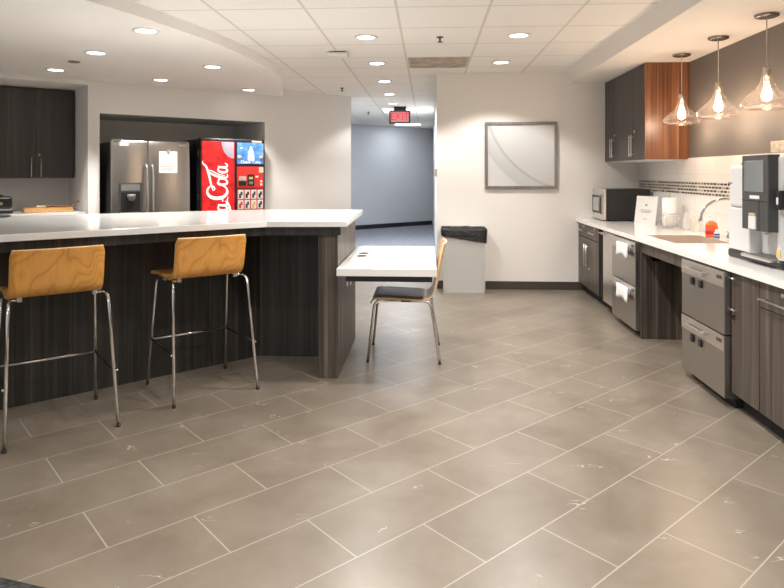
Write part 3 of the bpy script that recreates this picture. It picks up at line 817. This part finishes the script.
tag(MB().lathe([(0, -.012), (.05, -.012), (.062, 0), (0, 0)], (-3.66, 6.33, 2.605), 24).build('ceiling_disc', 'mid_grey'), 'small grey ceiling disc between two soffit downlights', 'ceiling disc')
for label, x, y in (('dark sprinkler head in the ceiling tiles before the stained panel', .11, 5.81), ('dark sprinkler head in the ceiling by the white column', -1.26, 9.2), ('dark sprinkler head in the corridor ceiling left of the exit sign', -1.22, 12.86)):
    s = thing('sprinkler_head', label, 'sprinkler', (x, y, 2.70), 0, 'ceiling sprinklers')
    MB().lathe([(0, -.006), (.03, -.006), (.034, 0), (0, 0)], (0, 0, 0), 18).build('escutcheon', 'dark_grey', s)
    MB().lathe([(0, -.05), (.026, -.048), (.026, -.044), (.008, -.040), (.010, -.006), (0, -.006)], (0, 0, 0), 14).build('deflector', 'dark_grey', s)
wf = thing('access_point', 'small white box fixed under the ceiling tiles left of the downlight row', 'ceiling device', (-.93, 6.47, 2.70))
MB().box(-.11, .11, -.07, .07, -.055, -.012, .008).build('case', 'white_plastic', wf)
MB().box(-.085, .085, -.05, .05, -.013, 0).build('mount', 'dark_grey', wf)
vt = thing('return_vent', 'brown stained vent panel in the ceiling tile grid', 'ceiling vent', (.115, 7.145, 2.70))
m = mat('stained_vent', rough=.6); t = NT(m); v = t.coord((1, 1, 1))
t.col(t.ramp(t.noise(v, 6, 4, .6), [(.35, (.36, .30, .24)), (.7, (.62, .55, .47))])); M['vent'] = m
MB().box(-.335, .335, -.325, .325, -.006, 0).build('panel', 'vent', vt)
for k in range(9): MB().box(-.31, .31, -.30 + k * .072, -.285 + k * .072, -.012, -.006).build('slat', 'vent', vt)
for label, x, y, w_, d_ in (('lit rectangular ceiling light panel behind the exit sign', -.56, 12.5, .70, .62), ('lit rectangular ceiling light panel furthest along the corridor', -.52, 16.2, .70, .60)):
    tf = thing('ceiling_light_panel', label, 'ceiling light', (x, y, 2.70), 0, 'corridor light panels')
    MB().box(-w_ / 2, w_ / 2, -d_ / 2, d_ / 2, -.006, 0).build('frame', 'white_plastic', tf)
    MB().box(-w_ / 2 + .03, w_ / 2 - .03, -d_ / 2 + .03, d_ / 2 - .03, -.009, -.005).build('diffuser', 'troffer_lens', tf)
    l = bpy.data.lights.new('panel_light', 'AREA'); l.size = .5; l.energy = 60 if y < 14 else 4; l.color = (.86, .93, 1)
    lo = bpy.data.objects.new('panel_light', l); COL.objects.link(lo); lo.parent = tf; lo.location = (0, 0, -.02)

# ------------------------------------------------------------------ kitchen wing: fridge
FV = -.15
fr = thing('refrigerator', 'double door stainless refrigerator with ice dispenser in the alcove', 'refrigerator', wing(-1.984, FV), WA)
wp('body', 'dark_grey', fr, -.495, .495, .05, .80, .06, 1.845, .01)
MB().box(-.46, .46, .08, .76, 0, .06).build('toe_kick', 'matte_black', fr)
for nm, x0, x1, hx_ in (('l', -.50, -.049, -.078), ('r', -.043, .50, -.006)):
    db = MB().box(x0, x1, 0, .055, .07, 1.865, .012, 2)
    bmesh.ops.bisect_plane(db.bm, geom=db.bm.verts[:] + db.bm.edges[:] + db.bm.faces[:], plane_co=(0, 0, .97), plane_no=(0, 0, 1))
    for k in range(1, 12):
        for sg_ in (-1, 1):
            bmesh.ops.bisect_plane(db.bm, geom=db.bm.verts[:] + db.bm.edges[:] + db.bm.faces[:], plane_co=(0, 0, .97 + sg_ * k * .075), plane_no=(0, 0, 1))
    for vt_ in db.bm.verts:                      # the door fronts are gently bowed
        if vt_.co.y < .03: vt_.co.y += .028 * ((vt_.co.z - .97) / .9) ** 2
    for fc in db.bm.faces: fc.smooth = abs(fc.normal.y) > .95
    d = db.build('door', 'steel_fridge', fr)
    MB().tube(spline([(hx_, .0, 1.545), (hx_, -.045, 1.50), (hx_, -.062, 1.15), (hx_, -.045, .74), (hx_, 0, .70)], 6), .014, 10).build('handle', 'nickel', d)
    if nm == 'l':
        q = MB().box(-.41, -.13, -.006, .002, .92, 1.325, .008).build('dispenser_frame', 'dark_grey', d)
        MB().box(-.385, -.155, -.009, -.005, 1.225, 1.305, .003).build('display', 'mid_grey', d)
        MB().box(-.385, -.155, -.008, -.005, .945, 1.205, .004).build('dispenser_bay', 'matte_black', d)
        MB().lathe([(0, 0), (.035, 0), (.05, .05), (.05, .08), (0, .08)], (-.27, -.035, 1.10), 16).build('dispenser_spout', 'mid_grey', d)
        MB().box(-.40, -.14, -.035, -.004, .935, .950, .003).build('drip_shelf', 'nickel', d)
        MB().box(-.40, -.29, .016, .03, 1.795, 1.845).build('sticker', 'white_plastic', d)
    else:
        MB().box(.36, .44, .017, .03, 1.81, 1.825).build('badge', 'nickel', d)
for x in (-.42, .42): MB().box(x - .05, x + .05, .02, .12, 1.845, 1.875, .006).build('hinge_cover', 'mid_grey', fr)
nt_ = thing('paper_note', 'white sheet of paper clipped to the right fridge door', 'paper', wing(-1.775, FV + .006, 1.45), WA)
sh_ = MB().box(-.12, .12, -.004, 0, 0, .285).build('sheet', 'paper', nt_)
for k in range(5): MB().box(-.10, .06 + .03 * (k % 2), -.005, -.004, .04 + k * .022, .046 + k * .022).build('writing_line', 'ink', sh_)
MB().box(-.022, .022, -.014, -.004, .262, .312, .004).build('magnet_clip', 'nickel', nt_)

# vending machine
vm = thing('vending_machine', 'red and black soda vending machine with white script lettering', 'vending machine', wing(-.86, FV), WA)
wp('cabinet', 'black', vm, -.486, .486, .09, .82, .05, 1.92, .012)
wp('door', 'black', vm, -.486, .486, .0, .088, .12, 1.935, .02)
MB().box(.487, .53, .14, .70, .05, 1.74, .008).build('side_housing', 'matte_black', vm)
for x in (-.42, .42):
    for y in (.14, .76): MB().box(x - .03, x + .03, y - .03, y + .03, 0, .05).build('foot', 'matte_black', vm)
for z in (1.72, 1.12, .5): MB().box(-.489, -.484, .045, .080, z - .045, z + .045).build('hinge', 'nickel', vm)
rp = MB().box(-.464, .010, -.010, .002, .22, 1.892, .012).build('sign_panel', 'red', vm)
# frosted bottle cap picture, top right corner of the panel
cp = MB(); pts = []
for k in range(25):
    a = R(-90 - 90 * k / 24) if False else R(180 + 90 * k / 24)
    pts.append((.0 + .19 * math.cos(a) * .95, 1.885 + .23 * math.sin(a)))
vv = [cp.bm.verts.new((x, -.0115, z)) for x, z in [(.0, 1.885)] + pts]
cp.bm.faces.new(vv); cp.build('cap_picture', 'ice', rp)
# white script running up the panel: h = letter height towards -x, s = along the line, upwards
SC = .4955 / 250 * 1.0
def q2(h, s): return (-.095 - h * .0018, .955 + s * .00158)
def stroke(bmx, pts, w): bmx.ribbon([q2(*p) for p in pts], [x * .0016 for x in w] if isinstance(w, (list, tuple)) else w * .0016, -.0105, .002)
def glyph_C(b, o):
    stroke(b, [(128, 205 + o), (150, 188 + o), (163, 160 + o), (157, 128 + o), (130, 103 + o), (90, 92 + o), (48, 97 + o), (14, 120 + o), (2, 152 + o), (12, 182 + o), (38, 200 + o)], [8, 14, 17, 22, 28, 30, 30, 26, 20, 14, 6])
    stroke(b, [(128, 205 + o), (112, 192 + o), (104, 172 + o), (118, 160 + o)], [8, 13, 12, 4])
def glyph_o(b, o, k=1.0):
    stroke(b, [(70, 235 + o), (78, 214 + o), (48, 200 + o), (12, 206 + o), (2, 228 + o), (24, 250 + o), (60, 254 + o), (74, 240 + o), (70, 235 + o)], [10, 18, 22, 20, 13, 16, 18, 13, 10])
def glyph_l(b, o):
    stroke(b, [(2, 300 + o), (4, 272 + o), (40, 268 + o), (100, 286 + o), (145, 312 + o), (152, 330 + o), (128, 326 + o), (70, 296 + o), (20, 285 + o)], [6, 14, 20, 20, 12, 10, 8, 8, 5])
def glyph_a(b, o):
    stroke(b, [(72, 352 + o), (76, 330 + o), (48, 314 + o), (12, 318 + o), (2, 336 + o), (26, 354 + o), (74, 362 + o)], [10, 16, 20, 20, 13, 12, 10])
    stroke(b, [(78, 362 + o), (30, 358 + o), (6, 366 + o), (6, 384 + o), (22, 396 + o)], [16, 20, 16, 12, 5])
def letter(fn, *a):
    b = MB(); fn(b, *a); b.build('script_letter', 'script_white', rp)
letter(glyph_C, 0); letter(glyph_o, 10); letter(glyph_l, 5); letter(glyph_a, 5); letter(glyph_a, -330); letter(glyph_o, -370); letter(glyph_C, -375)
letter(stroke, [(118, 160), (135, 225), (150, 300), (172, 370), (196, 395), (200, 418)], [4, 16, 20, 16, 12, 4])   # swash
letter(stroke, [(40, 82), (40, 62)], 12)                                                                        # hyphen
letter(stroke, [(72, -75), (76, -95), (46, -110), (10, -104), (2, -84), (16, -64)], [12, 18, 22, 20, 14, 6])    # c
rb = MB(); stroke(rb, [(-10, -260), (-28, -130), (-18, 0), (2, 60), (-4, 100)], [12, 22, 22, 12, 3]); rb.build('ribbon_mark', 'script_white', rp)
bp = MB().box(.051, .461, -.008, .002, 1.577, 1.880, .006).build('display_panel', 'blue', vm)
MB().box(.10, .135, -.0095, -.008, 1.80, 1.815).build('small_mark', 'script_white', bp)
bo = MB(); prof = [(.0, .0), (.050, .0), (.052, .05), (.044, .085), (.048, .115), (.020, .165), (.016, .20), (0, .20)]
pv = [(x + .262, 1.63 + z) for x, z in prof[1:-1]] + [(-x + .262, 1.63 + z) for x, z in prof[1:-1]][::-1]
bo.bm.faces.new([bo.bm.verts.new((x, -.0095, z)) for x, z in pv]); bo.build('bottle_picture', 'paper', bp)
for x in (.085, .425):
    MB().lathe([(0, 0), (.035, 0), (.035, .001), (0, .001)], (0, 0, 0), 16).build('splash_picture', 'ice', bp, (x, -.0085, 1.665)).rotation_euler = (R(90), 0, 0)
text('panel_lettering', 'Classic Coke', .058, 'script_white', bp, (.256, -.0095, 1.605))
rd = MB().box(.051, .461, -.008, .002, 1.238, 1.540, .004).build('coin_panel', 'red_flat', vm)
MB().box(.073, .185, -.018, -.007, 1.34, 1.40, .003).build('bill_slot_cover', 'beige_plate', rd)
MB().box(.073, .185, -.020, -.007, 1.27, 1.335, .003).build('bill_slot', 'black', rd)
k_ = MB().box(.206, .309, -.022, -.007, 1.265, 1.43, .004).build('coin_unit', 'black', rd)
MB().box(.225, .285, -.024, -.021, 1.36, 1.395).build('price_display', 'yellow', rd)
MB().box(.225, .285, -.024, -.021, 1.29, 1.33).build('coin_button', 'mid_grey', rd)
for x0, x1, z0, z1, mm in ((.33, .375, 1.385, 1.410, 'paper'), (.405, .44, 1.27, 1.30, 'paper'), (.405, .44, 1.315, 1.345, 'paper'), (.386, .455, 1.455, 1.535, 'cream_solid')):
    MB().box(x0, x1, -.010, -.007, z0, z1).build('sticker', mm, rd)
sb = MB().box(.051, .461, -.006, .002, .50, 1.225, .004).build('selection_panel', 'red_flat', vm)
for r_ in range(3):
    for c_ in range(4):
        x0 = .062 + c_ * .1005; z1 = 1.205 - r_ * .142
        bt = MB().box(x0, x0 + .082, -.016, -.005, z1 - .125, z1, .004).build('button', 'paper', sb)
        MB().box(x0 + .012, x0 + .045, -.0175, -.0155, z1 - .11, z1 - .05).box(x0 + .035, x0 + .065, -.0175, -.0155, z1 - .07, z1 - .02).build('drink_picture', 'dark_grey' if (r_ + c_) % 2 == 0 else ('yellow' if c_ == 2 else 'soap_label' if c_ == 0 else 'black'), bt)
MB().box(.05, .46, -.004, .002, .16, .46, .01).build('delivery_port', 'matte_black', vm)
MB().box(.28, .43, -.006, .0, 1.892, 1.912).build('number_plate', 'cream_solid', vm)

# niche: cupboard, counter, and what stands on it
wc = thing('wall_cupboard', 'charcoal wall cupboard in the left niche above the low counter', 'cabinet', wing(-3.64, .69, 1.385), WA)
wp('body', 'upper_laminate', wc, -.90, .90, .022, .405, 0, 1.155)
for k in range(4):
    x0 = -.90 + k * .45
    d = wp('door', 'upper_laminate', wc, x0 + .002, x0 + .448, 0, .02, .002, 1.153)
    hx_ = x0 + .395 if k % 2 == 0 else x0 + .055
    MB().cyl((hx_, -.032, .015), (hx_, -.032, .27), .006, 10).cyl((hx_, 0, .04), (hx_, -.032, .04), .005).cyl((hx_, 0, .245), (hx_, -.032, .245), .005).build('handle', 'nickel', d)
    if k % 2: MB().cyl((x0 + .04, 0, .30), (x0 + .04, -.006, .30), .012, 12).build('lock', 'nickel', d)
wc.location = wing(-3.64 + .005, .69, 1.385)
lc = thing('low_counter', 'white topped low counter inside the left niche', 'counter', wing(-4.73, .08, 0), WA)
wp('countertop', 'quartz', lc, -2.0, 2.0, 0, 1.015, .925, .965)
wp('base', 'laminate', lc, -2.0, 2.0, .04, 1.01, .1, .925)
MB().box(-2.0, 2.0, .09, 1.0, 0, .1).build('toe_kick', 'matte_black', lc)
CZ = .965
cb = thing('cutting_board', 'thick wooden board with a leather strap on the niche counter', 'cutting board', wing(-3.11, .32, CZ), WA)
wp('board', 'board_wood', cb, -.27, .27, -.09, .20, 0, .055, .006)
MB().tube(spline([(-.02, .02, .064), (.08, -.03, .072), (.16, -.05, .068), (.24, -.06, .062), (.28, -.05, .085), (.315, -.05, .125), (.345, -.05, .12)], 6), [.012] * 31 + [.010] * 6, 8).build('strap', 'leather', cb)
tag(MB().box(-.10, .06, .02, .05, 0, .022, .008).build('utensil', 'cream_solid', None, wing(-3.13, .36, CZ + .056), WA), 'small pale utensil lying on the wooden board', 'utensil')
ts = thing('toaster', 'small black toaster at the left edge on the niche counter', 'toaster', wing(-3.66, .35, CZ), WA)
wp('body', 'black', ts, -.16, .16, -.10, .10, .055, .205, .03)
wp('base', 'nickel', ts, -.155, .155, -.098, .098, .035, .056, .004)
wp('plinth', 'black', ts, -.165, .165, -.105, .105, 0, .036, .006)
for x in (-.04, .06): MB().box(x - .02, x + .02, -.09, .06, .205, .225, .005).build('slot', 'dark_grey', ts)
for x in (-.06, .04): MB().cyl((x, -.10, .12), (x, -.125, .12), .02, 14).build('knob', 'nickel', ts)
tag(MB().lathe([(0, 0), (.13, 0), (.14, .008), (.13, .012), (0, .010)], (-3.33, 4.62, 1.113), 28).build('round_mat', 'black'), 'thin round black mat on the bar top at the left edge', 'mat')
